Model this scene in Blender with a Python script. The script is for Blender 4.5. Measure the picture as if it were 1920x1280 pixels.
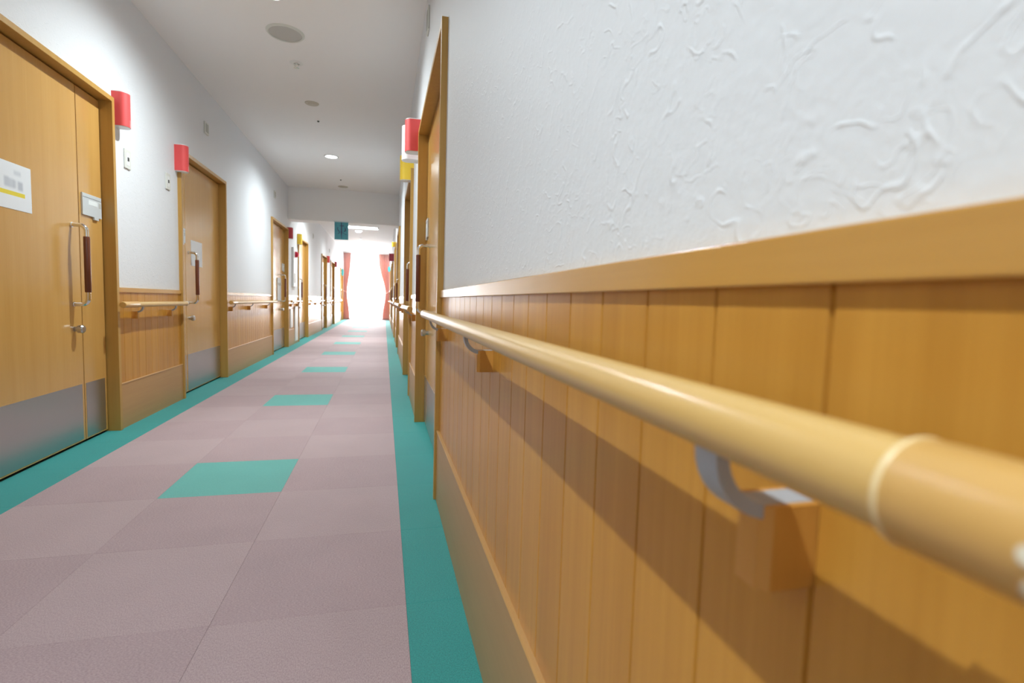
import bpy, bmesh, math, random
from mathutils import Vector, Matrix
random.seed(7)
S = bpy.context.scene
for o in list(bpy.data.objects):
    bpy.data.objects.remove(o)

# ------------------------------------------------------------------ camera
H, YAW, PITCH, ROLL = 0.8903, 0.24625, -0.07436, 0.02908
F = Vector((math.sin(YAW)*math.cos(PITCH), math.cos(YAW)*math.cos(PITCH), math.sin(PITCH)))
R0 = Vector((math.cos(YAW), -math.sin(YAW), 0)); U0 = R0.cross(F)
R = R0*math.cos(ROLL) + U0*math.sin(ROLL); U = U0*math.cos(ROLL) - R0*math.sin(ROLL)
cd = bpy.data.cameras.new('camera'); cam = bpy.data.objects.new('camera', cd)
S.collection.objects.link(cam)
cd.sensor_width = 36; cd.lens = 18.03; cd.clip_start = .02; cd.clip_end = 200
m = Matrix((R, U, -F)).transposed().to_4x4(); m.translation = Vector((0, 0, H))
cam.matrix_world = m
cd.dof.use_dof = True; cd.dof.focus_distance = 1.9; cd.dof.aperture_fstop = 4.5
S.camera = cam

# ------------------------------------------------------------------ world, lights, exposure
w = bpy.data.worlds.new('sky'); S.world = w; w.use_nodes = True
w.node_tree.nodes['Background'].inputs[0].default_value = (.86, .93, 1, 1)
w.node_tree.nodes['Background'].inputs[1].default_value = 5.0
S.view_settings.view_transform = 'Standard'; S.view_settings.look = 'None'
S.view_settings.gamma = 1; S.view_settings.use_curve_mapping = False
S.view_settings.exposure = 0.03
SPOT_W, DAY_W = 300, 640
LIGHT_Y = (-4.08, -.18, 3.72, 7.62, 11.52, 19.3)
def light(name, kind, loc, rot, **kw):
    l = bpy.data.lights.new(name, kind)
    for k, v in kw.items(): setattr(l, k, v)
    o = bpy.data.objects.new(name, l); S.collection.objects.link(o)
    o.location = loc; o.rotation_euler = rot; return o
for y in LIGHT_Y:
    light('downlight_beam', 'SPOT', (-.72, y, 2.822), (0, 0, 0), energy=SPOT_W*{-4.08: .6, -.18: .88, 3.72: .84, 7.62: .84, 11.52: 1.25, 19.3: 1.2}[y], spot_size=math.radians(163),
          spot_blend=1.0, shadow_soft_size=.022, color=(.88, .975, 1))
light('round_lamp_beam', 'SPOT', (-.72, 15.42, 2.765), (0, 0, 0), energy=120, spot_size=math.radians(165), spot_blend=1.0,
      shadow_soft_size=.06, color=(.88, .975, 1))
light('daylight', 'AREA', (-.72, 23.7, 1.45), (math.radians(-90), 0, 0), energy=DAY_W, shape='RECTANGLE', size=1.9, size_y=2.7,
      color=(.95, .97, 1))

# ------------------------------------------------------------------ materials
def lin(c):
    return tuple((x/255/12.92 if x/255 <= .04045 else ((x/255+.055)/1.055)**2.4) for x in c)
def mat(name, col, rough=.5, metal=0, spec=.5, coat=0, emis=None, estr=0):
    m = bpy.data.materials.new(name); m.use_nodes = True
    b = m.node_tree.nodes['Principled BSDF']
    b.inputs['Base Color'].default_value = (*col, 1); b.inputs['Roughness'].default_value = rough
    b.inputs['Metallic'].default_value = metal; b.inputs['Specular IOR Level'].default_value = spec
    b.inputs['Coat Weight'].default_value = coat; b.inputs['Coat Roughness'].default_value = .2
    if emis: b.inputs['Emission Color'].default_value = (*emis, 1); b.inputs['Emission Strength'].default_value = estr
    return m
def N(m, t, **kw):
    n = m.node_tree.nodes.new(t)
    for k, v in kw.items():
        if k in n.inputs: n.inputs[k].default_value = v
        else: setattr(n, k, v)
    return n
def L(m, a, ao, b, bi): m.node_tree.links.new(a.outputs[ao], b.inputs[bi])
def BS(m): return m.node_tree.nodes['Principled BSDF']
def coords(m, scale, src='Position'):
    g = N(m, 'ShaderNodeNewGeometry') if src == 'Position' else N(m, 'ShaderNodeTexCoord')
    mp = N(m, 'ShaderNodeMapping'); mp.inputs['Scale'].default_value = scale
    L(m, g, src, mp, 'Vector'); return mp
def wood(name, col, dark, rough=.35, scale=(30, 30, 1.2), coat=.0, spec=.5, amt=.5, rnd=True, bump=.0):
    m = mat(name, col, rough, spec=spec, coat=coat)
    mp = coords(m, scale)
    n1 = N(m, 'ShaderNodeTexNoise', Scale=1.0, Detail=5.0, Roughness=.6, Distortion=.3); L(m, mp, 'Vector', n1, 'Vector')
    mp2 = coords(m, tuple(s*7 for s in scale))
    n2 = N(m, 'ShaderNodeTexNoise', Scale=1.0, Detail=3.0); L(m, mp2, 'Vector', n2, 'Vector')
    ad = N(m, 'ShaderNodeMath', operation='MULTIPLY_ADD'); L(m, n2, 'Fac', ad, 0); ad.inputs[1].default_value = .35; L(m, n1, 'Fac', ad, 2)
    if rnd:
        oi = N(m, 'ShaderNodeObjectInfo'); a2 = N(m, 'ShaderNodeMath', operation='MULTIPLY_ADD')
        L(m, oi, 'Random', a2, 0); a2.inputs[1].default_value = .22; L(m, ad, 0, a2, 2); ad = a2
    mr = N(m, 'ShaderNodeMapRange'); L(m, ad, 0, mr, 'Value')
    mr.inputs['From Min'].default_value = .45; mr.inputs['From Max'].default_value = 1.0 + (.1 if rnd else 0)
    mr.inputs['To Min'].default_value = 0; mr.inputs['To Max'].default_value = amt
    mx = N(m, 'ShaderNodeMix', data_type='RGBA')
    mx.inputs[6].default_value = (*col, 1); mx.inputs[7].default_value = (*dark, 1)
    L(m, mr, 'Result', mx, 0); L(m, mx, 2, BS(m), 'Base Color')
    return m
WC, WD = (.62, .305, .050), (.46, .20, .026)
M = {}
M['board'] = wood('board_wood', WC, WD, .32, (26, 26, .8), amt=.9, coat=.2, spec=.25)
M['casing'] = wood('casing_wood', (.55, .32, .080), (.44, .225, .046), .38, (30, 30, 1.0), amt=.7)
M['rail_trim'] = wood('chair_rail_wood', (.60, .315, .065), (.48, .225, .036), .27, (30, 1.0, 30), amt=.6, coat=.6)
M['base'] = wood('baseboard_wood', (.52, .300, .110), (.42, .215, .070), .35, (30, 1.0, 30), amt=.6)
M['leaf'] = wood('door_veneer', (.64, .365, .105), (.54, .285, .070), .24, (14, 14, .6), amt=.7, rnd=False, coat=.5)
M['vinyl'] = wood('handrail_vinyl', (.66, .425, .145), (.58, .35, .105), .36, (30, .5, 30), amt=.6, coat=.3)
M['sleeve'] = wood('handrail_sleeve', (.64, .375, .115), (.59, .33, .095), .34, (30, .5, 30), amt=.5)
M['sleeve_edge'] = mat('sleeve_edge_light', (.80, .62, .33), .4)
M['block'] = wood('block_wood', (.66, .32, .065), (.54, .24, .04), .38, (40, 40, 3), amt=.6)
M['cap'] = mat('cap_plastic', (.78, .72, .62), .3)
M['gray'] = mat('bracket_grey', (.40, .43, .47), .42, spec=.5)
M['chrome'] = mat('chrome', (.78, .78, .76), .13, 1)
M['knob'] = mat('knob_steel', (.50, .50, .49), .28, 1)
M['grip'] = wood('grip_wood', (.19, .055, .025), (.10, .025, .012), .28, (60, 60, 3), amt=.8)
M['screw'] = mat('screw_cover', (.80, .74, .58), .4)
M['black'] = mat('dark_gap', (.015, .015, .018), .6)
M['white'] = mat('white_plastic', (.80, .81, .80), .4)
M['offwhite'] = mat('ivory_plastic', (.70, .71, .66), .45)
M['lightgrey'] = mat('plate_grey', (.48, .49, .46), .5)
M['alu'] = mat('plate_aluminium', (.64, .69, .71), .4, .15)
M['insert'] = mat('plate_insert', (.80, .85, .85), .5)
M['red'] = mat('red_paper', (.78, .085, .085), .55)
M['dkred'] = mat('dark_red_paper', (.52, .05, .06), .55)
M['wine'] = mat('wine_paper', (.40, .05, .085), .55)
M['yellow'] = mat('yellow_paper', (.90, .62, .05), .55)
M['blue'] = mat('blue_plastic', (.06, .55, .66), .4)
M['paper'] = mat('paper_white', (.80, .83, .86), .6)
M['glow'] = mat('lamp_glow', (1, 1, 1), .5, emis=(.95, 1, 1), estr=7)
M['glow2'] = mat('tube_glow', (1, 1, 1), .5, emis=(.95, 1, 1), estr=5)
M['redbtn'] = mat('alarm_red', (.65, .015, .06), .3)
M['cord'] = mat('ivory_metal', (.62, .60, .52), .45, .2)
M['dgrey'] = mat('dark_grey', (.05, .05, .05), .5)
# steel kick plates: brushed
def steel():
    m = mat('brushed_steel', (.50, .50, .50), .30, .95)
    mp = coords(m, (260, 260, 5)); n = N(m, 'ShaderNodeTexNoise', Scale=1.0, Detail=2.0); L(m, mp, 'Vector', n, 'Vector')
    r = N(m, 'ShaderNodeMapRange'); L(m, n, 'Fac', r, 'Value'); r.inputs['To Min'].default_value = .27; r.inputs['To Max'].default_value = .36
    L(m, r, 'Result', BS(m), 'Roughness'); return m
M['steel'] = steel()
# plaster: trowelled paper with short ridges and specks
def plaster(name, col, big=1.0):
    m = mat(name, col, .62, spec=.3)
    mp = coords(m, (1, 1, 1))
    wn = N(m, 'ShaderNodeTexNoise', Scale=7.0, Detail=3.0); L(m, mp, 'Vector', wn, 'Vector')
    vs = N(m, 'ShaderNodeVectorMath', operation='MULTIPLY_ADD'); L(m, wn, 'Color', vs, 0); vs.inputs[1].default_value = (.05, .05, .05); L(m, mp, 'Vector', vs, 2)
    n1 = N(m, 'ShaderNodeTexNoise', Scale=17.0, Detail=1.5, Roughness=.5, Distortion=.25); L(m, vs, 0, n1, 'Vector')
    s1 = N(m, 'ShaderNodeMath', operation='SUBTRACT'); L(m, n1, 'Fac', s1, 0); s1.inputs[1].default_value = .5
    ab = N(m, 'ShaderNodeMath', operation='ABSOLUTE'); L(m, s1, 0, ab, 0)
    rg = N(m, 'ShaderNodeMapRange', interpolation_type='SMOOTHSTEP'); L(m, ab, 0, rg, 'Value')
    rg.inputs['From Min'].default_value = 0; rg.inputs['From Max'].default_value = .020
    rg.inputs['To Min'].default_value = .7; rg.inputs['To Max'].default_value = 0
    mk = N(m, 'ShaderNodeTexNoise', Scale=32.0, Detail=2.0); L(m, mp, 'Vector', mk, 'Vector')
    mm = N(m, 'ShaderNodeMapRange', interpolation_type='SMOOTHSTEP'); L(m, mk, 'Fac', mm, 'Value')
    mm.inputs['From Min'].default_value = .45; mm.inputs['From Max'].default_value = .58
    ml = N(m, 'ShaderNodeMath', operation='MULTIPLY'); L(m, rg, 0, ml, 0); L(m, mm, 0, ml, 1)
    n5 = N(m, 'ShaderNodeTexNoise', Scale=41.0, Detail=1.5, Distortion=.4); L(m, vs, 0, n5, 'Vector')
    s5 = N(m, 'ShaderNodeMath', operation='SUBTRACT'); L(m, n5, 'Fac', s5, 0); s5.inputs[1].default_value = .46
    b5 = N(m, 'ShaderNodeMath', operation='ABSOLUTE'); L(m, s5, 0, b5, 0)
    r5 = N(m, 'ShaderNodeMapRange', interpolation_type='SMOOTHSTEP'); L(m, b5, 0, r5, 'Value')
    r5.inputs['From Min'].default_value = 0; r5.inputs['From Max'].default_value = .03; r5.inputs['To Min'].default_value = .45; r5.inputs['To Max'].default_value = 0
    k5 = N(m, 'ShaderNodeTexNoise', Scale=24.0, Detail=2.0); L(m, vs, 0, k5, 'Vector')
    q5 = N(m, 'ShaderNodeMapRange', interpolation_type='SMOOTHSTEP'); L(m, k5, 'Fac', q5, 'Value'); q5.inputs['From Min'].default_value = .45; q5.inputs['From Max'].default_value = .6
    w5 = N(m, 'ShaderNodeMath', operation='MULTIPLY_ADD'); L(m, r5, 0, w5, 0); L(m, q5, 0, w5, 1); L(m, ml, 0, w5, 2); ml = w5
    n2 = N(m, 'ShaderNodeTexNoise', Scale=95.0, Detail=4.0, Roughness=.6); L(m, mp, 'Vector', n2, 'Vector')
    n3 = N(m, 'ShaderNodeTexNoise', Scale=28.0, Detail=3.0); L(m, mp, 'Vector', n3, 'Vector')
    a1 = N(m, 'ShaderNodeMath', operation='MULTIPLY_ADD'); L(m, n2, 'Fac', a1, 0); a1.inputs[1].default_value = .8; L(m, ml, 0, a1, 2)
    a2 = N(m, 'ShaderNodeMath', operation='MULTIPLY_ADD'); L(m, n3, 'Fac', a2, 0); a2.inputs[1].default_value = .9; L(m, a1, 0, a2, 2)
    bp = N(m, 'ShaderNodeBump'); bp.inputs['Strength'].default_value = .42*big; bp.inputs['Distance'].default_value = .0022
    L(m, a2, 0, bp, 'Height'); L(m, bp, 0, BS(m), 'Normal')
    return m
M['plaster'] = plaster('wall_plaster', (.77, .79, .82))
M['ceil'] = mat('ceiling_paint', (.91, .90, .895), .75, spec=.2)
def ceilbump(m):
    mp = coords(m, (1, 1, 1)); n = N(m, 'ShaderNodeTexNoise', Scale=160.0, Detail=2.0); L(m, mp, 'Vector', n, 'Vector')
    b = N(m, 'ShaderNodeBump'); b.inputs['Strength'].default_value = .25; b.inputs['Distance'].default_value = .001
    L(m, n, 'Fac', b, 'Height'); L(m, b, 0, BS(m), 'Normal')
ceilbump(M['ceil'])
def carpet(name, col, col2, rib=(1, 1, 1)):
    m = mat(name, col, .65, spec=.4)
    mp = coords(m, tuple(290*r for r in rib))
    n = N(m, 'ShaderNodeTexNoise', Scale=1.0, Detail=4.0, Roughness=.8); L(m, mp, 'Vector', n, 'Vector')
    mr = N(m, 'ShaderNodeMapRange'); L(m, n, 'Fac', mr, 'Value'); mr.inputs['From Min'].default_value = .40; mr.inputs['From Max'].default_value = .60
    mpb = coords(m, (1, 1, 1)); n4 = N(m, 'ShaderNodeTexNoise', Scale=4.0, Detail=3.0); L(m, mpb, 'Vector', n4, 'Vector')
    mx = N(m, 'ShaderNodeMix', data_type='RGBA'); mx.inputs[6].default_value = (*col, 1); mx.inputs[7].default_value = (*col2, 1)
    L(m, mr, 'Result', mx, 0)
    hv = N(m, 'ShaderNodeHueSaturation'); L(m, mx, 2, hv, 'Color')
    m4 = N(m, 'ShaderNodeMapRange'); L(m, n4, 'Fac', m4, 'Value'); m4.inputs['To Min'].default_value = .92; m4.inputs['To Max'].default_value = 1.08
    L(m, m4, 'Result', hv, 'Value'); L(m, hv, 0, BS(m), 'Base Color')
    b = N(m, 'ShaderNodeBump'); b.inputs['Strength'].default_value = .8; b.inputs['Distance'].default_value = .003
    L(m, n, 'Fac', b, 'Height'); L(m, b, 0, BS(m), 'Normal')
    BS(m).inputs['Sheen Weight'].default_value = .1
    return m
M['pinkL'] = carpet('carpet_pink_sheen_light', (.52, .40, .415), (.355, .255, .268), (1.4, .6, 1))  # same pink carpet; brighter sheen of its pile direction put into the colour
M['pinkD'] = carpet('carpet_pink_sheen_dark', (.50, .375, .392), (.33, .232, .247), (.6, 1.4, 1))  # quarter-turned pile: its duller look in the light put into the colour
M['tealL'] = carpet('carpet_teal_light', (.15, .52, .47), (.075, .34, .31))
M['tealD'] = carpet('carpet_teal_border', (.025, .37, .345), (.008, .22, .21))
M['under'] = mat('underlay', (.05, .06, .06), .9)
M['curtain'] = mat('curtain_pink', (.66, .33, .28), .85, spec=.1)
BS(M['curtain']).inputs['Transmission Weight'].default_value = 0
def cloth_trans(name, col, tcol, fac, transp=0):
    m = bpy.data.materials.new(name); m.use_nodes = True; nt = m.node_tree; nt.nodes.remove(nt.nodes['Principled BSDF'])
    d = N(m, 'ShaderNodeBsdfDiffuse'); d.inputs[0].default_value = (*col, 1)
    t = N(m, 'ShaderNodeBsdfTranslucent'); t.inputs[0].default_value = (*tcol, 1)
    x = N(m, 'ShaderNodeMixShader'); x.inputs[0].default_value = fac; L(m, d, 0, x, 1); L(m, t, 0, x, 2)
    out = nt.nodes['Material Output']
    if transp:
        tr = N(m, 'ShaderNodeBsdfTransparent'); y = N(m, 'ShaderNodeMixShader'); y.inputs[0].default_value = transp
        L(m, x, 0, y, 1); L(m, tr, 0, y, 2); L(m, y, 0, out, 0)
    else: L(m, x, 0, out, 0)
    return m
M['curtain'] = cloth_trans('curtain_pink_cloth', (.80, .52, .47), (.76, .48, .43), .25)
M['sheer'] = cloth_trans('sheer_voile', (.9, .92, .93), (.92, .94, .96), .65, .35)
def glassmat():
    m = bpy.data.materials.new('window_glass'); m.use_nodes = True; nt = m.node_tree; nt.nodes.remove(nt.nodes['Principled BSDF'])
    t = N(m, 'ShaderNodeBsdfTransparent'); g = N(m, 'ShaderNodeBsdfGlossy'); g.inputs['Roughness'].default_value = .02
    x = N(m, 'ShaderNodeMixShader'); x.inputs[0].default_value = .07; L(m, t, 0, x, 1); L(m, g, 0, x, 2)
    L(m, x, 0, nt.nodes['Material Output'], 0); return m
M['glass'] = glassmat()

# ------------------------------------------------------------------ helpers
def link(name, me, mtl, parent=None, loc=None, **props):
    if mtl is not None and not me.materials: me.materials.append(M[mtl] if isinstance(mtl, str) else mtl)
    o = bpy.data.objects.new(name, me); S.collection.objects.link(o)
    if parent: o.parent = parent
    if loc: o.location = loc
    for k, v in props.items():
        if v: o[k] = v
    return o
def thing(name, label, cat, loc=(0, 0, 0), group=None, kind=None, rz=0):
    o = bpy.data.objects.new(name, None); S.collection.objects.link(o); o.location = loc; o.rotation_euler.z = rz
    o.empty_display_size = .05
    if label: o['label'] = label
    if cat: o['category'] = cat
    if group: o['group'] = group
    if kind: o['kind'] = kind
    return o
class MB:
    def __init__(s): s.bm = bmesh.new()
    def box(s, x0, x1, y0, y1, z0, z1, bev=0):
        b = bmesh.new(); x0, x1 = sorted((x0, x1)); y0, y1 = sorted((y0, y1)); z0, z1 = sorted((z0, z1))
        v = [b.verts.new((x, y, z)) for x in (x0, x1) for y in (y0, y1) for z in (z0, z1)]
        for f in ((0, 1, 3, 2), (4, 6, 7, 5), (0, 4, 5, 1), (2, 3, 7, 6), (0, 2, 6, 4), (1, 5, 7, 3)): b.faces.new([v[i] for i in f])
        if bev: bmesh.ops.bevel(b, geom=b.edges[:], offset=bev, segments=2, affect='EDGES', profile=.5)
        s.join(b); return s
    def join(s, b):
        me = bpy.data.meshes.new('t'); b.to_mesh(me); b.free(); s.bm.from_mesh(me); bpy.data.meshes.remove(me)
    def prism(s, pts, axis, a, bb):
        """polygon pts extruded along axis from a to bb. axis 'y': pts (x,z); axis 'z': pts (x,y); axis 'x': pts (y,z)"""
        b = bmesh.new()
        def P(p, t): return {'y': (p[0], t, p[1]), 'z': (p[0], p[1], t), 'x': (t, p[0], p[1])}[axis]
        v0 = [b.verts.new(P(p, a)) for p in pts]; v1 = [b.verts.new(P(p, bb)) for p in pts]
        n = len(pts); b.faces.new(v0); b.faces.new(v1[::-1])
        for i in range(n): b.faces.new((v0[i], v1[i], v1[(i+1) % n], v0[(i+1) % n]))
        bmesh.ops.recalc_face_normals(b, faces=b.faces[:]); s.join(b); return s
    def tube(s, path, r, seg=16, caps=True):
        b = bmesh.new(); path = [Vector(p) for p in path]; rings = []; up = None
        for i, p in enumerate(path):
            t = (path[min(i+1, len(path)-1)] - path[max(i-1, 0)]).normalized()
            if up is None: up = Vector((0, 0, 1)) if abs(t.z) < .9 else Vector((0, 1, 0))
            n = (up - t*up.dot(t)).normalized(); up = n; bn = t.cross(n)
            rr = r[i] if isinstance(r, (list, tuple)) else r
            rings.append([b.verts.new(p + (n*math.cos(a) + bn*math.sin(a))*rr) for a in (2*math.pi*k/seg for k in range(seg))])
        for i in range(len(rings)-1):
            for k in range(seg): b.faces.new((rings[i][k], rings[i][(k+1) % seg], rings[i+1][(k+1) % seg], rings[i+1][k]))
        if caps: b.faces.new(rings[0][::-1]); b.faces.new(rings[-1])
        bmesh.ops.recalc_face_normals(b, faces=b.faces[:]); s.join(b); return s
    def build(s, name, mtl, parent=None, smooth=False, **kw):
        me = bpy.data.meshes.new(name); s.bm.to_mesh(me); s.bm.free()
        if smooth:
            for p in me.polygons: p.use_smooth = True
            try: me.set_sharp_from_angle(angle=math.radians(35))
            except Exception: pass
        return link(name, me, mtl, parent, **kw)
def arc(cx, cy, r, a0, a1, n):
    return [(cx+r*math.cos(math.radians(a0+(a1-a0)*i/n)), cy+r*math.sin(math.radians(a0+(a1-a0)*i/n))) for i in range(n+1)]

XL, XR, CEIL = -1.66, .252, 2.83
Y0, Y1 = -5.5, 22.75
def X(side, d): return XL + d if side < 0 else XR - d
DZ = {-1: 0.0, 1: .018}

# door openings  (y0, y1, joint y, handle side)  joint nearer to the handle
LD = [(2.50, 3.757, 3.503, 1), (4.885, 6.10, 5.13, -1), (8.50, 9.775, 9.53, 1), (10.98, 12.23, 11.22, -1),
      (14.93, 16.12, 15.87, 1), (17.38, 18.55, 18.3, 1), (21.1, 22.34, 21.35, -1)]
RD = [(2.292, 3.765, 3.595, 1), (4.865, 6.215, 5.10, -1), (8.65, 9.84, 9.6, 1), (11.22, 12.44, 11.46, -1),
      (14.95, 16.22, 15.98, 1), (17.65, 18.92, 17.9, -1), (21.1, 22.3, 21.35, -1)]
DOORS = {-1: LD, 1: RD}
def gaps(side):
    out = []; y = Y0
    for d in DOORS[side]:
        out.append((y, d[0]-.03)); y = d[1]+.03
    out.append((y, Y1)); return out

# ------------------------------------------------------------------ structure: walls, ceiling
walls = {}
for side, nm in ((-1, 'wall_left'), (1, 'wall_right')):
    b = MB(); b.box(X(side, -.12), X(side, -.30), Y0, Y1, 0, CEIL)
    for a, c in gaps(side): b.box(X(side, 0), X(side, -.121), a, c, 0, CEIL)
    for d in DOORS[side]: b.box(X(side, 0), X(side, -.121), d[0]-.03, d[1]+.03, 2.085, CEIL)
    walls[side] = b.build(nm, 'plaster', kind='structure', label='white trowelled plaster wall on the ' + ('left' if side < 0 else 'right') + ' of the corridor above wooden wainscot')
b = MB(); b.box(XL-.3, XR+.3, Y0-.15, Y1+.15, CEIL, CEIL+.1)
b.build('ceiling', 'ceil', kind='structure', label='plain off-white corridor ceiling')
b = MB(); b.box(XL, XR, 9.9, 10.25, 2.262, CEIL)
b.build('trim_1', 'ceil', kind='structure', label='grey-white beam dropping from the ceiling across the corridor')
b = MB(); b.box(XL-.3, XR+.3, Y0-.15, Y0, 0, CEIL)
b.build('wall_back', 'plaster', kind='structure', label='white wall closing the corridor behind the camera')
WX0, WX1, WZ0, WZ1 = -1.56, .15, .06, 2.62
b = MB(); b.box(XL-.3, WX0, Y1, Y1+.15, 0, CEIL); b.box(WX1, XR+.3, Y1, Y1+.15, 0, CEIL)
b.box(WX0, WX1, Y1, Y1+.15, 0, WZ0); b.box(WX0, WX1, Y1, Y1+.15, WZ1, CEIL)
b.build('wall_end', 'plaster', kind='structure', label='white end wall around the bright window')
win = thing('window_1', 'tall bright window at the far end of the corridor', None, ((WX0+WX1)/2, Y1+.07, 0), kind='structure')
wx = (WX1-WX0)/2
b = MB()
for a, c in ((-wx, -wx+.05), (wx-.05, wx), (-.03, .03)): b.box(a, c, -.03, .03, WZ0, WZ1, .004)
for z in (WZ0, WZ1-.05, 1.9): b.box(-wx+.05, -.03, -.029, .029, z, z+.05, .004); b.box(.03, wx-.05, -.029, .029, z, z+.05, .004)
b.build('window_frame', 'white', win)
for a, c in ((-wx+.05, -.03), (.03, wx-.05)):
    for z0, z1 in ((WZ0+.05, 1.9), (1.95, WZ1-.05)):
        MB().box(a, c, -.003, .003, z0, z1).build('pane', 'glass', win)

# ------------------------------------------------------------------ floor and carpet tiles
b = MB(); b.box(XL-.3, XR+.3, Y0-.15, Y1+.15, -.08, -.006)
floor = b.build('floor', 'under', kind='structure', label='corridor floor laid with pink carpet tiles and teal borders')
cols = [(-1.461, -.948), (-.948, -.448), (-.448, .0727)]
TY0 = 2.473
def tilemesh(wd, mt, ln=.5):
    g = .0002; b = MB(); x = wd/2-g; y = ln/2-g; c = .0004
    # slab with chamfered rim
    bm = b.bm
    lo = [bm.verts.new(p) for p in ((-x, -y, -.006), (x, -y, -.006), (x, y, -.006), (-x, y, -.006))]
    mi = [bm.verts.new(p) for p in ((-x, -y, -.0006), (x, -y, -.0006), (x, y, -.0006), (-x, y, -.0006))]
    to = [bm.verts.new(p) for p in ((-x+c, -y+c, 0), (x-c, -y+c, 0), (x-c, y-c, 0), (-x+c, y-c, 0))]
    for A, B in ((lo, mi), (mi, to)):
        for i in range(4): bm.faces.new((A[i], A[(i+1) % 4], B[(i+1) % 4], B[i]))
    bm.faces.new(to)
    me = bpy.data.meshes.new('carpet_tile'); bm.to_mesh(me); bm.free(); me.materials.append(M[mt]); return me
tm = {}
for ci, (a, c) in enumerate(cols):
    for mt in ('pinkL', 'pinkD', 'tealL'): tm[ci, mt] = tilemesh(c-a, mt)
BL, BR = (-1.712, -1.461), (.0727, .305)
tm['bl'] = tilemesh(BL[1]-BL[0], 'tealD'); tm['br'] = tilemesh(BR[1]-BR[0], 'tealD')
far = bmesh.new(); FAR_ROW = 24
farmats = ['pinkL', 'pinkD', 'tealL', 'tealD']
def put(me, x, y, row):
    if row < FAR_ROW and row > -7:
        link('carpet_tile', me, None, floor, (x, y, 0))
    else:
        tmp = me.copy(); tmp.transform(Matrix.Translation((x, y, 0)))
        mi = [M[k].name for k in farmats].index(me.materials[0].name)
        for p in tmp.polygons: p.material_index = mi
        far.from_mesh(tmp); bpy.data.meshes.remove(tmp)
for row in range(-15, 41):
    y = TY0 + .5*row + .25
    if y+.25 > Y1+.2: continue
    for ci, (a, c) in enumerate(cols):
        dark = (row % 2 == 0) if ci != 1 else (row % 2 == 1)  # checkerboard of pile sheen, drawn with two colours
        mt = 'pinkD' if dark else 'pinkL'
        if ci == 1 and row % 4 == 0: mt = 'tealL'
        put(tm[ci, mt], (a+c)/2, y, row)
    put(tm['bl'], sum(BL)/2, y, row); put(tm['br'], sum(BR)/2, y, row)
me = bpy.data.meshes.new('distant_carpet_tiles'); far.to_mesh(me); far.free()
for k in farmats: me.materials.append(M[k])
link('distant_carpet_tiles', me, None, floor, kind='stuff')

# ------------------------------------------------------------------ wainscot: boards, baseboards, chair rails
PW = .104
def boardmesh(side, ln, z0, z1):
    c, g = .0022, .0045
    d0, d1 = 0.0, .008
    s = -side  # outward direction in x (left wall -> +x)
    pts = [(s*d0, 0), (s*(d1-g), 0), (s*d1, c), (s*d1, ln-c), (s*(d1-g), ln), (s*d0, ln)]
    return MB().prism(pts, 'z', z0, z1)
SECT = ['beside the red lamp', 'x']
for side in (-1, 1):
    nm = 'left' if side < 0 else 'right'; dz = DZ[side]
    bt, c0, c1 = .297+dz, .888+dz, .917+dz+.002
    shared = None
    for gi, (a, c) in enumerate(gaps(side)):
        ln = c-a
        if ln < .15: continue
        lab = {0: 'nearest the camera', 1: 'between the first and second door', 2: 'between the second and third door',
               3: 'between the third and fourth door', 4: 'between the fourth and fifth door', 5: 'between the fifth and sixth door',
               6: 'between the sixth and seventh door', 7: 'beside the window curtain'}[gi]
        # boards
        y = c; n = 0; first = .2366 if side > 0 else None
        if side > 0 and gi == 0: edges = [c] + [.2366+PW*k for k in range(19, -30, -1) if .2366+PW*k < c-.02 and .2366+PW*k > a]
        else:
            off = {-1: 3.879}.get(side, 0) if gi == 1 else c
            if side < 0 and gi == 1: edges = [c] + [3.879+.1025*k for k in range(9, -1, -1) if 3.879+.1025*k < c-.01] + [a]
            else:
                edges = []; y = c
                while y > a+.01: edges.append(y); y -= PW
                edges.append(a)
        near = (side > 0 and gi == 0) or (gi == 1)  or (gi == 2 and side < 0)
        st = bmesh.new()
        for k in range(len(edges)-1):
            e1, e0 = edges[k], edges[k+1]
            full = abs((e1-e0)-PW) < 1e-4
            if near and e1 > -1.2:
                if full:
                    if shared is None:
                        o = boardmesh(side, PW, bt-.01, c0+.01).build('board', 'board', walls[side]); shared = o.data; o.location.x = X(side, 0)
                        o.location.y = e0
                    else: link('board', shared, None, walls[side], (X(side, 0), e0, 0))
                else:
                    o = boardmesh(side, e1-e0, bt-.01, c0+.01).build('board', 'board', walls[side]); o.location = (X(side, 0), e0, 0)
            else:
                t = boardmesh(side, e1-e0, bt-.01, c0+.01); t.bm.transform(Matrix.Translation((X(side, 0), e0, 0)))
                mm_ = bpy.data.meshes.new('t'); t.bm.to_mesh(mm_); t.bm.free(); st.from_mesh(mm_); bpy.data.meshes.remove(mm_)
        if st.verts:
            me = bpy.data.meshes.new('distant_boards'); st.to_mesh(me); link('distant_boards', me, 'board', walls[side], kind='stuff')
        st.free()
        # baseboard with a thin raised top bead
        x0, x1, xb = X(side, 0), X(side, .017), X(side, .0195)
        b = MB(); b.prism([(x0, 0), (x1, 0), (x1, bt-.006), (xb, bt-.006), (xb, bt-.001), (X(side, .017), bt+.002), (x0, bt+.002)], 'y', a, c)
        b.build('baseboard_'+nm, 'base', kind='structure', label='wooden baseboard with a raised top bead on the %s wall %s' % (nm, lab))
        # chair rail
        x1 = X(side, .0155)
        b = MB(); b.box(x0, x1, a, c, c0, c1, .0015)
        b.build('trim_%d' % (2+gi+(10 if side > 0 else 0)), 'rail_trim', kind='structure', label='wooden chair rail capping the boards on the %s wall %s' % (nm, lab))

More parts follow.
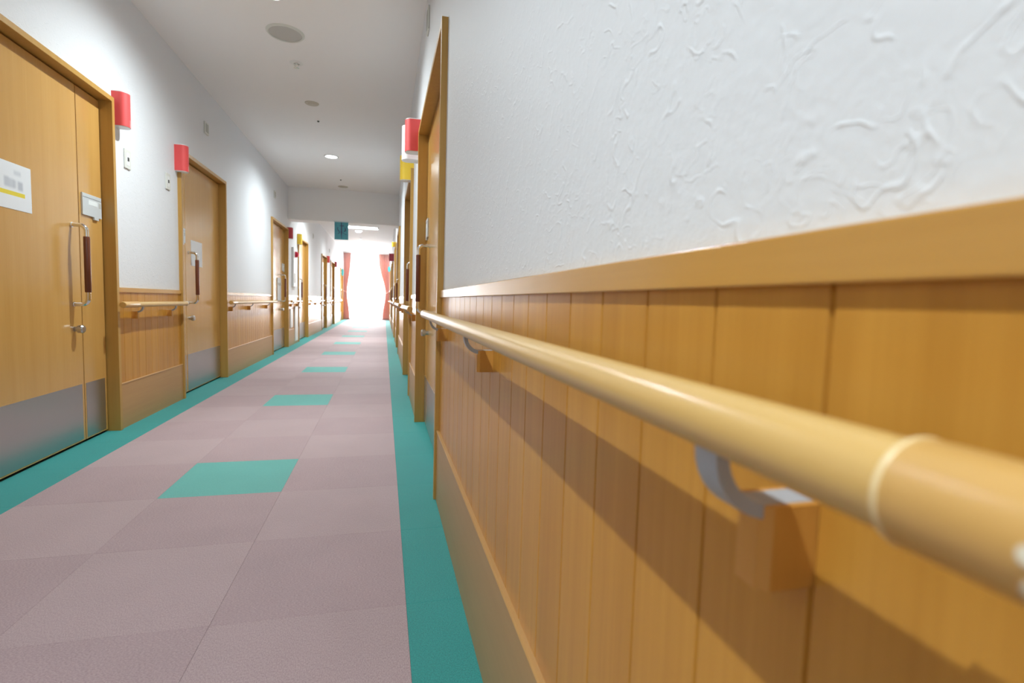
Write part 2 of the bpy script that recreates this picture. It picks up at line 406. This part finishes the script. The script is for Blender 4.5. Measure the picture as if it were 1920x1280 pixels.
# ------------------------------------------------------------------ doors
NTH = ['nearest', 'second', 'third', 'fourth', 'fifth', 'sixth', 'farthest']
def door(side, i, num, y0, y1, yj, hs):
    nm = 'left' if side < 0 else 'right'
    D = thing('door_%d' % num, 'light wood door with narrow side leaf, %s on the %s wall' % (NTH[i], nm), None, (X(side, 0), (y0+y1)/2, 0), kind='structure')
    ox, oy = X(side, 0), (y0+y1)/2
    def mbuild(b, n, mt, par=D, smooth=False, **kw):
        b.bm.transform(Matrix.Translation((-ox, -oy, 0))); return b.build(n, mt, par, smooth, **kw)
    f0, f1 = X(side, .027), X(side, -.115)
    b = MB(); b.box(f0, f1, y0-.03, y0, 0, 2.085, .0015); mbuild(b, 'door_jamb', 'casing')
    b = MB(); b.box(f0, f1, y1, y1+.03, 0, 2.085, .0015); mbuild(b, 'door_jamb', 'casing')
    b = MB(); b.box(f0, f1, y0, y1, 2.055, 2.085, .0015); mbuild(b, 'door_head', 'casing')
    s0, s1 = X(side, -.042), X(side, -.082)
    g = .007
    rects = [(y0+.006, yj-g/2), (yj+g/2, y1-.006)]
    bigi = 0 if hs > 0 else 1
    for k, (a, c) in enumerate(rects):
        lf = mbuild(MB().box(s0, s1, a, c, .014, 2.046, .002), 'door_leaf' if k == bigi else 'side_leaf', 'leaf')
        kp = MB().box(s0, X(side, -.0407), a+.012, c-(.022 if c-a > .2 else .012), .024, .348)
        mbuild(kp, 'kick_plate', 'steel', lf, label='brushed steel kick plate')
    # black strip painting the shade of the gap under the leaves
    mbuild(MB().box(X(side, -.075), X(side, -.085), y0, y1, .0, .02), 'gap_shade', 'black')
    # pull handle
    hy = yj - .082*hs if side < 0 and i == 0 else yj - (.08 if hs > 0 else -.06)*1.0
    xh = X(side, .031); zt, zb, rb = 1.258, .813, .032
    s = -side
    path = [(s0, hy, zt)] + [(xh-s*rb+rb*s*math.sin(t), hy, zt-rb+rb*math.cos(t)) for t in [k*math.pi/16 for k in range(9)]] \
         + [(xh-s*rb+rb*s*math.cos(t), hy, zb+rb-rb*math.sin(t)) for t in [k*math.pi/16 for k in range(9)]] + [(s0, hy, zb)]
    b = MB().tube(path, .0112, 14)
    for z in (zt, zb): b.tube([(s0-s*.001, hy, z), (s0+s*.006, hy, z)], .015, 16)
    h = mbuild(b, 'door_handle', 'chrome', D, True, label='chrome pull handle')
    mbuild(MB().tube([(xh, hy, .882), (xh, hy, .886), (xh, hy, 1.191), (xh, hy, 1.195)], [.0135, .0155, .0155, .0135], 18), 'handle_grip', 'grip', h, True, label='dark red-brown wooden grip')
    # lock knob
    b = MB().tube([(s0, hy, .673), (s0+s*.018, hy, .673), (s0+s*.020, hy, .673), (s0+s*.040, hy, .673), (s0+s*.048, hy, .673)],
                  [.014, .014, .022, .0235, .018], 20)
    mbuild(b, 'door_knob', 'knob', D, True, label='small chrome lock knob')
    # name plate on the side leaf
    if i < 4:
        (pa, pc) = rects[1-bigi]
        wdt = min(.205, pc-pa-.02); pm = (pa+pc)/2; a, c = pm-wdt/2, pm+wdt/2
        np_ = mbuild(MB().box(s0, X(side, -.033), a, c, 1.332, 1.458, .001), 'name_plate', 'alu', D, label='aluminium name plate')
        xf = X(side, -.0325)
        mbuild(MB().box(X(side, -.0335), xf, a+.002, c-.002, 1.435, 1.437), 'plate_groove', 'dgrey', np_)
        mbuild(MB().box(X(side, -.0335), xf, a+.3*wdt, a+.78*wdt, 1.398, 1.424), 'plate_insert', 'insert', np_)
        mbuild(MB().box(X(side, -.0335), xf, c-.03, c-.001, 1.392, 1.422), 'plate_tab', 'lightgrey', np_)
        mbuild(MB().box(X(side, -.041), X(side, -.031), a+.58*wdt, a+.82*wdt, 1.316, 1.333, .001), 'plate_clip', 'alu', np_)
    return D
for i, d in enumerate(LD): door(-1, i, 1+i, *d)
for i, d in enumerate(RD): door(1, i, 8+i, *d)

# ------------------------------------------------------------------ handrails
def handrail(side, ya, yb, where, blocks, z=None, sleeve=.17):
    nm = 'left' if side < 0 else 'right'
    zc = z or (.810 if side < 0 else .828); d = .069; xc = X(side, d); r = .0178
    T = thing('handrail', 'round light wood-look handrail on the %s wall %s' % (nm, where), 'handrail', (xc, ya, zc))
    def mb(b, n, mt, par=T, smooth=True, **kw):
        b.bm.transform(Matrix.Translation((-xc, -ya, -zc))); return b.build(n, mt, par, smooth, **kw)
    n = max(2, int((yb-ya)/.5))
    ys = ya+sleeve
    mb(MB().tube([(xc, ys-.02+(yb-.008-ys+.02)*k/n, zc) for k in range(n+1)], r, 40), 'rail', 'vinyl')
    mb(MB().tube([(xc, yb-.010, zc), (xc, yb-.008, zc), (xc, yb-.001, zc), (xc, yb, zc)], [r, r+.0010, r+.0010, r-.002], 32), 'end_cap', 'cap', label='pale plastic end cap')
    rs = r+.0020
    sl = mb(MB().tube([(xc, ya, zc), (xc, ya+.003, zc), (xc, ys-.002, zc), (xc, ys, zc)], [rs-.003, rs, rs, rs-.0012], 40), 'sleeve', 'sleeve')
    mb(MB().tube([(xc, ys-.0032, zc), (xc, ys-.0024, zc), (xc, ys-.0004, zc), (xc, ys+.0006, zc)], [rs, rs+.0004, rs-.0002, r], 40), 'sleeve_rim', 'sleeve_edge', sl)
    s = -side
    for yy, ang in ((ys-.046, 2), (ys-.0465, -28)):
        a = math.radians(ang); dx, dzz = s*math.cos(a), math.sin(a)
        p0 = Vector((xc+dx*(rs-.001), yy, zc+dzz*(rs-.001))); p1 = Vector((xc+dx*(rs+.0006), yy, zc+dzz*(rs+.0006)))
        mb(MB().tube([p0, p1], .0028, 10), 'screw', 'screw', sl)
    for yb_ in blocks:
        # bevelled wooden block on the boards
        w_ = .028; x0, x1 = X(side, .006), X(side, .044); zt, zbm = zc-.0475, zc-.097
        c = .006
        pts = [(x0, yb_), (x1-s*c, yb_), (x1, yb_+c), (x1, yb_+w_-c), (x1-s*c, yb_+w_), (x0, yb_+w_)]
        b = MB().prism(pts, 'z', zbm, zt)
        blk = mb(b, 'mounting_block', 'block', T, False)
        # curved grey arm: flat strip
        th = .0085; hw = .010; ym = yb_+w_/2
        R_ = .030; ztp = zt
        cx, cz = xc-s*(R_+0.0)+0, ztp+R_
        # outer path from rail underside down and round to the block top
        outer = [(xc+s*.006, zc-r+.004)] + [(xc+s*.006-s*(R_+th)+s*(R_+th)*math.cos(t), ztp+R_-(R_+th)*math.sin(t)) for t in [k*math.pi/2/8 for k in range(9)]] + [(X(side, .0085), ztp-th*0)]
        outer = [(x, z_) for x, z_ in outer]
        inner = [(xc+s*(.006-th), zc-r+.004)] + [(xc+s*.006-s*(R_+th)+s*R_*math.cos(t), ztp+R_-R_*math.sin(t)) for t in [k*math.pi/2/8 for k in range(9)]] + [(X(side, .0085), ztp+.0005)]
        # raise so the strip lies on the block
        bm = bmesh.new(); rows = []
        for (ax, az), (bx, bz) in zip(outer, inner):
            az2 = az + 0.0; bz2 = bz + 0.0
            rows.append([bm.verts.new((ax, ym-hw, az2)), bm.verts.new((ax, ym+hw, az2)), bm.verts.new((bx, ym+hw, bz2+.0)), bm.verts.new((bx, ym-hw, bz2+.0))])
        for k in range(len(rows)-1):
            for q in range(4): bm.faces.new((rows[k][q], rows[k][(q+1) % 4], rows[k+1][(q+1) % 4], rows[k+1][q]))
        bm.faces.new(rows[0]); bm.faces.new(rows[-1][::-1]); bmesh.ops.recalc_face_normals(bm, faces=bm.faces[:])
        t = MB(); t.bm.free(); t.bm = bm
        mb(t, 'bracket_arm', 'gray', T, True, label='curved grey metal bracket arm')
    return T
handrail(1, -.032, 2.43, 'nearest the camera', [.235, 1.145, 2.05])
handrail(1, 3.80, 4.87, 'between the first and second door', [4.0, 4.62])
handrail(1, 6.27, 8.70, 'between the second and third door', [6.5, 7.4, 8.4])
handrail(1, 9.90, 11.25, 'between the third and fourth door', [10.1, 11.0])
handrail(1, 12.5, 14.98, 'between the fourth and fifth door', [12.7, 13.7, 14.7])
handrail(1, 16.28, 17.68, 'between the fifth and sixth door', [16.5, 17.4])
handrail(1, 18.98, 21.1, 'between the sixth and seventh door', [19.2, 20.0, 20.8])
handrail(-1, .2, 2.45, 'beside the camera, before the nearest door', [.4, 1.3, 2.2])
handrail(-1, 3.725, 4.80, 'between the first and second door', [3.985, 4.56], sleeve=.2)
handrail(-1, 6.09, 8.50, 'between the second and third door', [6.24, 7.02, 7.99], sleeve=.2)
handrail(-1, 9.83, 11.0, 'between the third and fourth door', [10.0, 10.7])
handrail(-1, 12.3, 14.9, 'between the fourth and fifth door', [12.5, 13.5, 14.6])
handrail(-1, 16.2, 17.38, 'between the fifth and sixth door', [16.4, 17.1])
handrail(-1, 18.6, 21.1, 'between the sixth and seventh door', [18.9, 19.8, 20.8])

# ------------------------------------------------------------------ corridor lamps with coloured paper covers
def wall_lamp(side, yc, zc, mt, label, depth=.088, wid=.10, h=.215, group=None):
    T = thing('wall_lamp', label, 'lamp', (X(side, 0), yc, zc))
    s = -side
    def D(w_, dp, n=18):
        return [(0, -w_/2)] + [(s*(dp-w_*.42+w_*.42*math.cos(a)), w_/2*math.sin(a)) for a in [(-90+180*k/n)*math.pi/180 for k in range(n+1)]] + [(0, w_/2)]
    MB().prism(D(wid-.006, depth-.003), 'z', -h/2-.004, h/2+.006).build('diffuser', 'white', T, True, label='white translucent lamp body')
    if mt: MB().prism(D(wid, depth), 'z', -h/2, h/2).build('paper_cover', mt, T, True)
    if mt: MB().prism([(s*(depth-.0005), -.001), (s*(depth+.0006), -.001), (s*(depth+.0006), .001), (s*(depth-.0005), .001)], 'z', -h/2, -h/2+.045).build('cover_slit', 'white', T)
wall_lamp(-1, 3.855, 2.035, 'red', 'bright red covered lamp by the top corner of the nearest left door', depth=.082, wid=.088, h=.205)
wall_lamp(-1, 4.845, 1.992, 'red', 'bright red covered lamp by the top corner of the second left door', wid=.09, h=.205)
wall_lamp(-1, 9.87, 2.01, 'dkred', 'dark red covered lamp beside the third left door', h=.19)
wall_lamp(-1, 10.93, 2.02, 'yellow', 'yellow covered lamp beside the fourth left door', h=.2)
wall_lamp(-1, 16.25, 2.03, 'red', 'small red covered lamp beside the fifth left door', h=.19)
wall_lamp(-1, 18.68, 2.04, 'wine', 'small wine red covered lamp beside the sixth left door', h=.18)
wall_lamp(1, 3.84, 2.057, 'red', 'bright red covered lamp at the corner of the nearest right door', depth=.118, h=.218)
wall_lamp(1, 4.02, 2.055, None, 'plain white wall lamp just behind the red one on the right', depth=.137, wid=.12, h=.235)
wall_lamp(1, 4.90, 2.09, 'yellow', 'yellow covered lamp at the corner of the second right door', depth=.122, h=.215)
wall_lamp(1, 11.4, 2.07, 'yellow', 'small yellow covered lamp far down on the right', depth=.10, h=.10)
wall_lamp(1, 14.4, 2.03, 'wine', 'wine red covered lamp far down on the right', depth=.13, h=.2)

# round blue signs near the window
for side, y, z, lab in ((-1, 21.3, 1.915, 'left'), (1, 19.6, 2.01, 'right')):
    T = thing('projecting_sign', 'small light blue sign standing out from the %s wall near the window' % lab, 'sign', (X(side, 0), y, z))
    s = -side
    pts = [(s*.03+s*.09*.5*(1+math.cos(a)), .15*math.sin(a)*(1 if side < 0 else .7)) for a in [k*math.pi/12 for k in range(24)]]
    b = MB(); b.prism(pts, 'y', -.008, .008); b.build('sign_panel', 'blue', T)
    MB().box(0, s*.04, -.006, .006, -.02, .02).build('sign_arm', 'white', T)

# ------------------------------------------------------------------ switches, plates on the walls
def wall_switch(side, yc, zc, label, w_=.082, h=.125):
    T = thing('wall_switch', label, 'switch', (X(side, 0), yc, zc)); s = -side
    MB().box(0, s*.009, -w_/2, w_/2, -h/2, h/2, .003).build('switch_plate', 'offwhite', T)
    MB().box(s*.008, s*.010, -w_*.28, w_*.28, -h*.33, h*.33, .0008).build('switch_insert', 'white', T)
    MB().box(s*.009, s*.014, -.009, .009, -.012, .012, .002).build('switch_button', 'dgrey', T)
    return T
wall_switch(-1, 3.99, 1.765, 'ivory wall plate with dark button just right of the nearest left door')
wall_switch(-1, 4.648, 1.765, 'ivory wall plate with dark button just before the second left door')
def plate(side, yc, zc, w_, h, label, th=.012):
    T = thing('wall_plate', label, 'wall plate', (X(side, 0), yc, zc)); s = -side
    MB().box(0, s*th, -w_/2, w_/2, -h/2, h/2, .003).build('plate_cover', 'offwhite', T)
    MB().box(s*(th-.001), s*(th+.003), -w_*.3, w_*.3, -h*.35, h*.35, .001).build('plate_inset', 'lightgrey', T)
plate(-1, 5.58, 2.462, .11, .11, 'small grey blank plate high on the left wall above the second door')
plate(-1, 8.75, 2.46, .11, .11, 'small grey blank plate high on the left wall above the third door')
plate(1, 3.32, 2.60, .10, .14, 'pale blank plate high on the right wall above the nearest door')
plate(-1, 13.2, 2.35, .10, .12, 'pale blank plate high on the left wall beyond the beam')
plate(-1, 17.0, 2.35, .10, .12, 'pale blank plate high on the left wall near the window')

# fire alarm station, pillar and notice between doors three and four
T = thing('fire_alarm_panel', 'tall white alarm panel with red lamp on left wall before the fourth door', 'alarm', (XL, 10.42, 1.45))
MB().box(0, .035, -.15, .15, -.37, .36, .006).build('panel_box', 'white', T)
MB().box(.034, .038, -.09, .09, -.30, -.12, .003).build('panel_door', 'lightgrey', T)
b = MB().tube([(.034, .03, .235), (.06, .03, .235), (.085, .03, .235), (.095, .03, .235)], [.055, .055, .04, .01], 20)
b.build('alarm_lamp', 'redbtn', T, True, label='red dome alarm lamp')
T = thing('wall_cabinet', 'white narrow cabinet recessed in the wainscot before the fourth left door', 'cabinet', (XL, 10.62, .05))
MB().box(0, .03, -.16, .16, 0, .66, .004).build('cabinet_body', 'white', T)
MB().box(.029, .033, -.13, .13, .02, .06, .001).build('cabinet_vent', 'insert', T)
T = thing('notice_board', 'white notice panel on the wainscot just after the third left door', 'notice', (XL, 10.12, .33))
MB().box(0.006, .026, -.12, .12, 0, .34, .003).build('notice_panel', 'white', T)
T = thing('document_pouch', 'pale hanging document pouch on the third left door', 'pouch', (XL-.042, 9.28, .82))
MB().box(.001, .012, -.13, .13, 0, .38, .004).build('pouch_body', 'paper', T)
MB().box(.008, .018, -.12, .12, .26, .30, .002).build('pouch_flap', 'lightgrey', T)

# ------------------------------------------------------------------ papers on doors
def notice_mat():
    m = mat('notice_print', (.80, .84, .88), .55)
    tc = N(m, 'ShaderNodeTexCoord'); sp = N(m, 'ShaderNodeSeparateXYZ'); L(m, tc, 'Object', sp, 'Vector')
    nz = N(m, 'ShaderNodeTexNoise', Scale=38.0, Detail=1.0); L(m, tc, 'Object', nz, 'Vector')
    def math_(op, a, b, c=None):
        n = N(m, 'ShaderNodeMath', operation=op)
        for i, v in enumerate((a, b, c)):
            if v is None: continue
            if isinstance(v, (int, float)): n.inputs[i].default_value = v
            else: L(m, v[0], v[1], n, i)
        return (n, 0)
    def soft(v, c, h, e):      # 1 inside |v-c|<h, soft edge e
        a = math_('ABSOLUTE', math_('SUBTRACT', v, c), 0); q = math_('SUBTRACT', a, h); q = math_('DIVIDE', q, -e)
        n = N(m, 'ShaderNodeMath', operation='ADD', use_clamp=True); L(m, q[0], q[1], n, 0); n.inputs[1].default_value = 1; return (n, 0)
    y, z = (sp, 'Y'), (sp, 'Z')
    def rect(cy, cz, hy, hz, e=.013): return math_('MULTIPLY', soft(y, cy, hy, e), soft(z, cz, hz, e))
    cur = None; last = (.80, .84, .88, 1)
    def over(mask, col, amt):
        nonlocal cur
        mx = N(m, 'ShaderNodeMix', data_type='RGBA'); k = math_('MULTIPLY', mask, amt); L(m, k[0], k[1], mx, 0)
        if cur is None: mx.inputs[6].default_value = last
        else: L(m, cur, 2, mx, 6)
        mx.inputs[7].default_value = (*col, 1); cur = mx
    for cy, cz, hy, hz, a in ((.02, .065, .018, .004, .35), (-.055, .015, .010, .016, .5), (-.022, .012, .012, .014, .45), (.000, .012, .003, .012, .4), (.038, .008, .011, .014, .6)):
        over(rect(cy, cz, hy, hz), (.30, .34, .42), a)
    over(rect(-.02, -.034, .088, .009, .002), (.80, .66, .06), 1)
    L(m, cur, 2, BS(m), 'Base Color'); return m
T = thing('paper_notice', 'white paper notice with blurred print and yellow line on the nearest left door', 'notice', (XL-.0419, 2.975, 1.372))
MB().box(0.0003, .0018, -.117, .117, -.108, .108).build('paper_sheet', notice_mat(), T)
T = thing('paper_notice', 'blank pale paper taped behind the handle of the second left door', 'notice', (XL-.0419, 5.41, 1.262))
MB().box(0.0003, .0018, -.145, .145, -.115, .115).build('paper_sheet', 'paper', T)
T = thing('paper_notice', 'pale paper sheet on the fourth left door', 'notice', (XL-.0419, 11.6, 1.1))
MB().box(0.0003, .0018, -.12, .12, -.28, .2).build('paper_sheet', 'paper', T)

# ------------------------------------------------------------------ hanging teal sign under the beam
def sign_mat():
    m = mat('teal_sign_print', (.03, .20, .25), .5)
    mp = coords(m, (1, 1, 1), 'Object'); n = N(m, 'ShaderNodeTexNoise', Scale=14.0, Detail=3.0); L(m, mp, 'Vector', n, 'Vector')
    mx = N(m, 'ShaderNodeMix', data_type='RGBA'); mx.inputs[6].default_value = (.04, .24, .31, 1); mx.inputs[7].default_value = (.10, .40, .48, 1)
    L(m, n, 'Fac', mx, 0); L(m, mx, 2, BS(m), 'Base Color'); return m
T = thing('hanging_sign', 'teal square sign with dark brush mark hanging below the ceiling beam', 'sign', (-.755, 9.84, 2.26))
MB().box(-.118, .118, -.008, .008, -.315, -.005, .002).build('sign_panel', sign_mat(), T)
MB().box(-.13, .13, -.014, .014, -.006, .012, .003).build('sign_rail', 'alu', T)
MB().box(-.01, .01, .012, .062, -.002, .01, .001).build('sign_hook', 'alu', T)
M['mark'] = mat('sign_mark', (.05, .075, .15), .5)
b = MB()
def stroke(pts, w_):
    for (ax, az, wa), (bx, bz, wb) in zip(pts[:-1], pts[1:]):
        d = Vector((bx-ax, bz-az)); n = Vector((-d.y, d.x)).normalized()
        b.prism([(ax+n.x*wa, az+n.y*wa), (bx+n.x*wb, bz+n.y*wb), (bx-n.x*wb, bz-n.y*wb), (ax-n.x*wa, az-n.y*wa)], 'y', -.0095, -.007)
stroke([(0, -.01, .008), (.002, -.14, .010), (.002, -.19, .013), (.001, -.235, .007), (.001, -.30, .004)], 1)
stroke([(-.03, -.07, .004), (.045, -.072, .007)], 1)
stroke([(-.058, -.10, .005), (-.068, -.125, .006), (-.05, -.16, .008), (-.028, -.185, .005), (-.055, -.215, .005)], 1)
stroke([(.055, -.10, .004), (.074, -.13, .008), (.060, -.165, .010), (.040, -.17, .004)], 1)
stroke([(.025, -.19, .003), (.06, -.215, .005), (.085, -.22, .004)], 1)
b.build('sign_mark', 'mark', T)

# ------------------------------------------------------------------ ceiling fittings
def disc(r, z0, z1, r2=None, seg=40):
    return MB().tube([(0, 0, z0), (0, 0, z1)], [r2 or r, r], seg)
def ring(ri, ro, z0, z1, seg=40):
    b = MB(); bm = b.bm; rows = []
    for a in [2*math.pi*k/seg for k in range(seg)]:
        c, s = math.cos(a), math.sin(a)
        rows.append([bm.verts.new((c*q, s*q, z)) for q, z in ((ri, z1), (ri, z0), (ri+(ro-ri)*.4, z0-.002), (ro, z1-.001), (ro, z1))])
    for k in range(seg):
        A, B = rows[k], rows[(k+1) % seg]
        for q in range(5): bm.faces.new((A[q], A[(q+1) % 5], B[(q+1) % 5], B[q]))
    bmesh.ops.recalc_face_normals(bm, faces=bm.faces[:]); return b
DL = {-4.08: 'behind the camera, farther back', -.18: 'directly above the camera', 3.72: 'cut by the top edge of the photo', 7.62: 'in mid corridor before the beam',
      11.52: 'just behind the ceiling beam', 19.3: 'nearest the end window'}
for y in LIGHT_Y:
    T = thing('downlight', 'round white recessed downlight in the ceiling, ' + DL[y], 'ceiling light', (-.72, y, CEIL))
    ring(.078, .098, -.008, 0).build('trim_ring', 'white', T, True)
    disc(.078, -.004, 0).build('lamp_lens', 'glow', T, False)
T = thing('ceiling_speaker', 'large round perforated ceiling speaker with raised rim', 'speaker', (-.725, 4.245, CEIL))
ring(.115, .134, -.010, 0).build('speaker_rim', 'offwhite', T, True)
def grille():
    m = mat('speaker_grille', (.42, .41, .38), .6)
    mp = coords(m, (1, 1, 1), 'Object'); v = N(m, 'ShaderNodeTexVoronoi', Scale=170.0); v.inputs['Randomness'].default_value = .1; L(m, mp, 'Vector', v, 'Vector')
    r = N(m, 'ShaderNodeMapRange'); L(m, v, 'Distance', r, 'Value'); r.inputs['From Min'].default_value = .2; r.inputs['From Max'].default_value = .35
    mx = N(m, 'ShaderNodeMix', data_type='RGBA'); mx.inputs[6].default_value = (.28, .27, .25, 1); mx.inputs[7].default_value = (.60, .59, .56, 1)
    L(m, r, 0, mx, 0); L(m, mx, 2, BS(m), 'Base Color'); return m
disc(.116, -.006, 0).build('speaker_grille', grille(), T)
def sprinkler(y, x, label, r=.042):
    T = thing('sprinkler_head', label, 'sprinkler', (x, y, CEIL))
    ring(.022, r, -.006, 0).build('escutcheon', 'white', T, True)
    MB().tube([(0, 0, 0), (0, 0, -.018)], [.010, .008], 12).build('nozzle', 'chrome', T, True)
    for s in (-1, 1):
        MB().tube([(s*.009, 0, -.010), (s*.015, 0, -.022), (s*.004, 0, -.036)], .0025, 8).build('yoke_arm', 'chrome', T, True)
    MB().tube([(0, 0, -.036), (0, 0, -.039)], [.006, .022], 16).build('deflector', 'chrome', T, True)
sprinkler(4.745, -.725, 'chrome sprinkler head just beyond the round speaker', .055)
sprinkler(17.3, -.74, 'tiny chrome sprinkler head near the end window')
def cover(x, y, r, label, mt='cover'):
    T = thing('ceiling_cover', label, 'ceiling cover', (x, y, CEIL))
    disc(r, -.006, 0, r*.93).build('cover_plate', mt, T, True)
    disc(r*.6, -.010, -.005, r*.5).build('cover_centre', mt, T, True)
M['cover'] = mat('cover_plastic', (.56, .53, .45), .5)
cover(-.72, 5.65, .068, 'flat round beige cover on the ceiling before the lit downlight')
cover(-.712, 9.575, .085, 'flat round beige cover on the ceiling close to the beam')
cover(-.71, 18.2, .08, 'faint round cover on the ceiling near the window', 'white')
def sensor(x, y, label):
    T = thing('ceiling_sensor', label, 'sensor', (x, y, CEIL))
    disc(.012, -.006, 0).build('sensor_base', 'dgrey', T, True)
    MB().tube([(0, 0, -.006), (0, 0, -.014)], [.009, .004], 12).build('sensor_tip', 'black', T, True)
sensor(-.721, 6.177, 'tiny dark sensor dot on the ceiling before the lit downlight')
sensor(-.707, 9.04, 'tiny dark sensor dot on the ceiling just before the beam')
plate(1, 10.9, 2.45, .11, .13, 'pale blank plate high on the right wall beyond the beam')
T = thing('emergency_light', 'small white box light on the ceiling near the left wall beyond the beam', 'ceiling light', (-1.42, 13.6, CEIL))
MB().box(-.06, .06, -.11, .11, -.04, 0, .006).build('light_body', 'white', T)
MB().box(-.04, .04, -.085, .085, -.044, -.038, .002).build('light_cover', 'insert', T)
T = thing('tube_light', 'twin-tube fluorescent ceiling light beyond the beam', 'ceiling light', (-.65, 14.45, CEIL))
MB().box(-.50, .50, -.16, .16, -.035, 0, .004).build('light_housing', 'white', T)
for dy in (-.08, .08):
    MB().tube([(-.46, dy, -.055), (.46, dy, -.055)], .018, 14).build('light_tube', 'glow2', T, True)
for sx in (-.48, .48):
    MB().box(sx-.015, sx+.015, -.13, .13, -.075, -.03, .003).build('tube_socket', 'white', T)
T = thing('round_ceiling_lamp', 'shallow round glowing lamp behind the fluorescent light', 'ceiling light', (-.72, 15.42, CEIL))
disc(.105, -.012, 0).build('lamp_base', 'white', T, True)
disc(.10, -.055, -.012, .07).build('lamp_shade', 'glow2', T, True)

# ------------------------------------------------------------------ curtains
def cloth(name, mt, parent, f, nu, nv, th=.0):
    bm = bmesh.new(); g = [[bm.verts.new(f(u/nu, v/nv)) for u in range(nu+1)] for v in range(nv+1)]
    for v in range(nv):
        for u in range(nu): bm.faces.new((g[v][u], g[v][u+1], g[v+1][u+1], g[v+1][u]))
    t = MB(); t.bm.free(); t.bm = bm
    o = t.build(name, mt, parent, True)
    if th: md = o.modifiers.new('solid', 'SOLIDIFY'); md.thickness = th
    return o
def sm(a, b, t): t = max(0, min(1, (t-a)/(b-a))); return t*t*(3-2*t)
def drape(outer, inner_top, inner_tie, inner_bot, label, seed):
    T = thing('curtain', label, 'curtain', (outer, Y1-.16, 0))
    top, bot, tie = 2.79, .03, 1.18
    sgn = 1 if inner_top > outer else -1
    def f(u, v):
        z = top + (bot-top)*v
        if z > tie: wv = inner_tie + (inner_top-inner_tie)*sm(tie, 2.55, z)**.8
        else: wv = inner_bot + (inner_tie-inner_bot)*sm(.15, tie, z)
        wd = abs(wv-outer); x = sgn*wd*u
        amp = .028 + .012*math.sin(seed+7*u); ph = u*2*math.pi*7 + .35*math.sin(3*z+seed)
        tightness = .55 + .45*min(1, abs(z-tie)/.6)
        return (x, amp*tightness*math.sin(ph) + .01*math.sin(2*ph+1), z)
    cloth('curtain_fabric', 'curtain', T, f, 110, 46, .002)
    xm = sgn*abs(inner_tie-outer)
    pts = [(xm*.5+xm*.54*math.cos(a), .05*math.sin(a), tie+.06*math.cos(a)*-1) for a in [2*math.pi*k/24 for k in range(25)]]
    MB().tube(pts, .016, 8).build('tie_back', 'curtain', T, True)
drape(-1.645, -1.355, -1.50, -1.40, 'dusty pink tied-back curtain on the left of the end window', 1)
drape(.225, -.22, .06, -.06, 'dusty pink tied-back curtain on the right of the end window', 4)
T = thing('sheer_curtain', 'white sheer curtain glowing across the end window', 'curtain', (-.71, Y1-.07, 0))
def fs(u, v):
    x = -.88 + 1.76*u; z = 2.78 + (.055-2.78)*v
    return (x, .022*math.sin(u*2*math.pi*22+.5*math.sin(4*u)) , z + (.012*math.sin(u*2*math.pi*22) if v == 1 else 0))
cloth('sheer_fabric', 'sheer', T, fs, 352, 4)
T = thing('curtain_rail', 'white curtain rail along the ceiling above the end window', 'curtain rail', (-.71, Y1-.11, CEIL))
MB().box(-.93, .93, -.045, .045, -.03, 0, .003).build('rail_track', 'white', T)
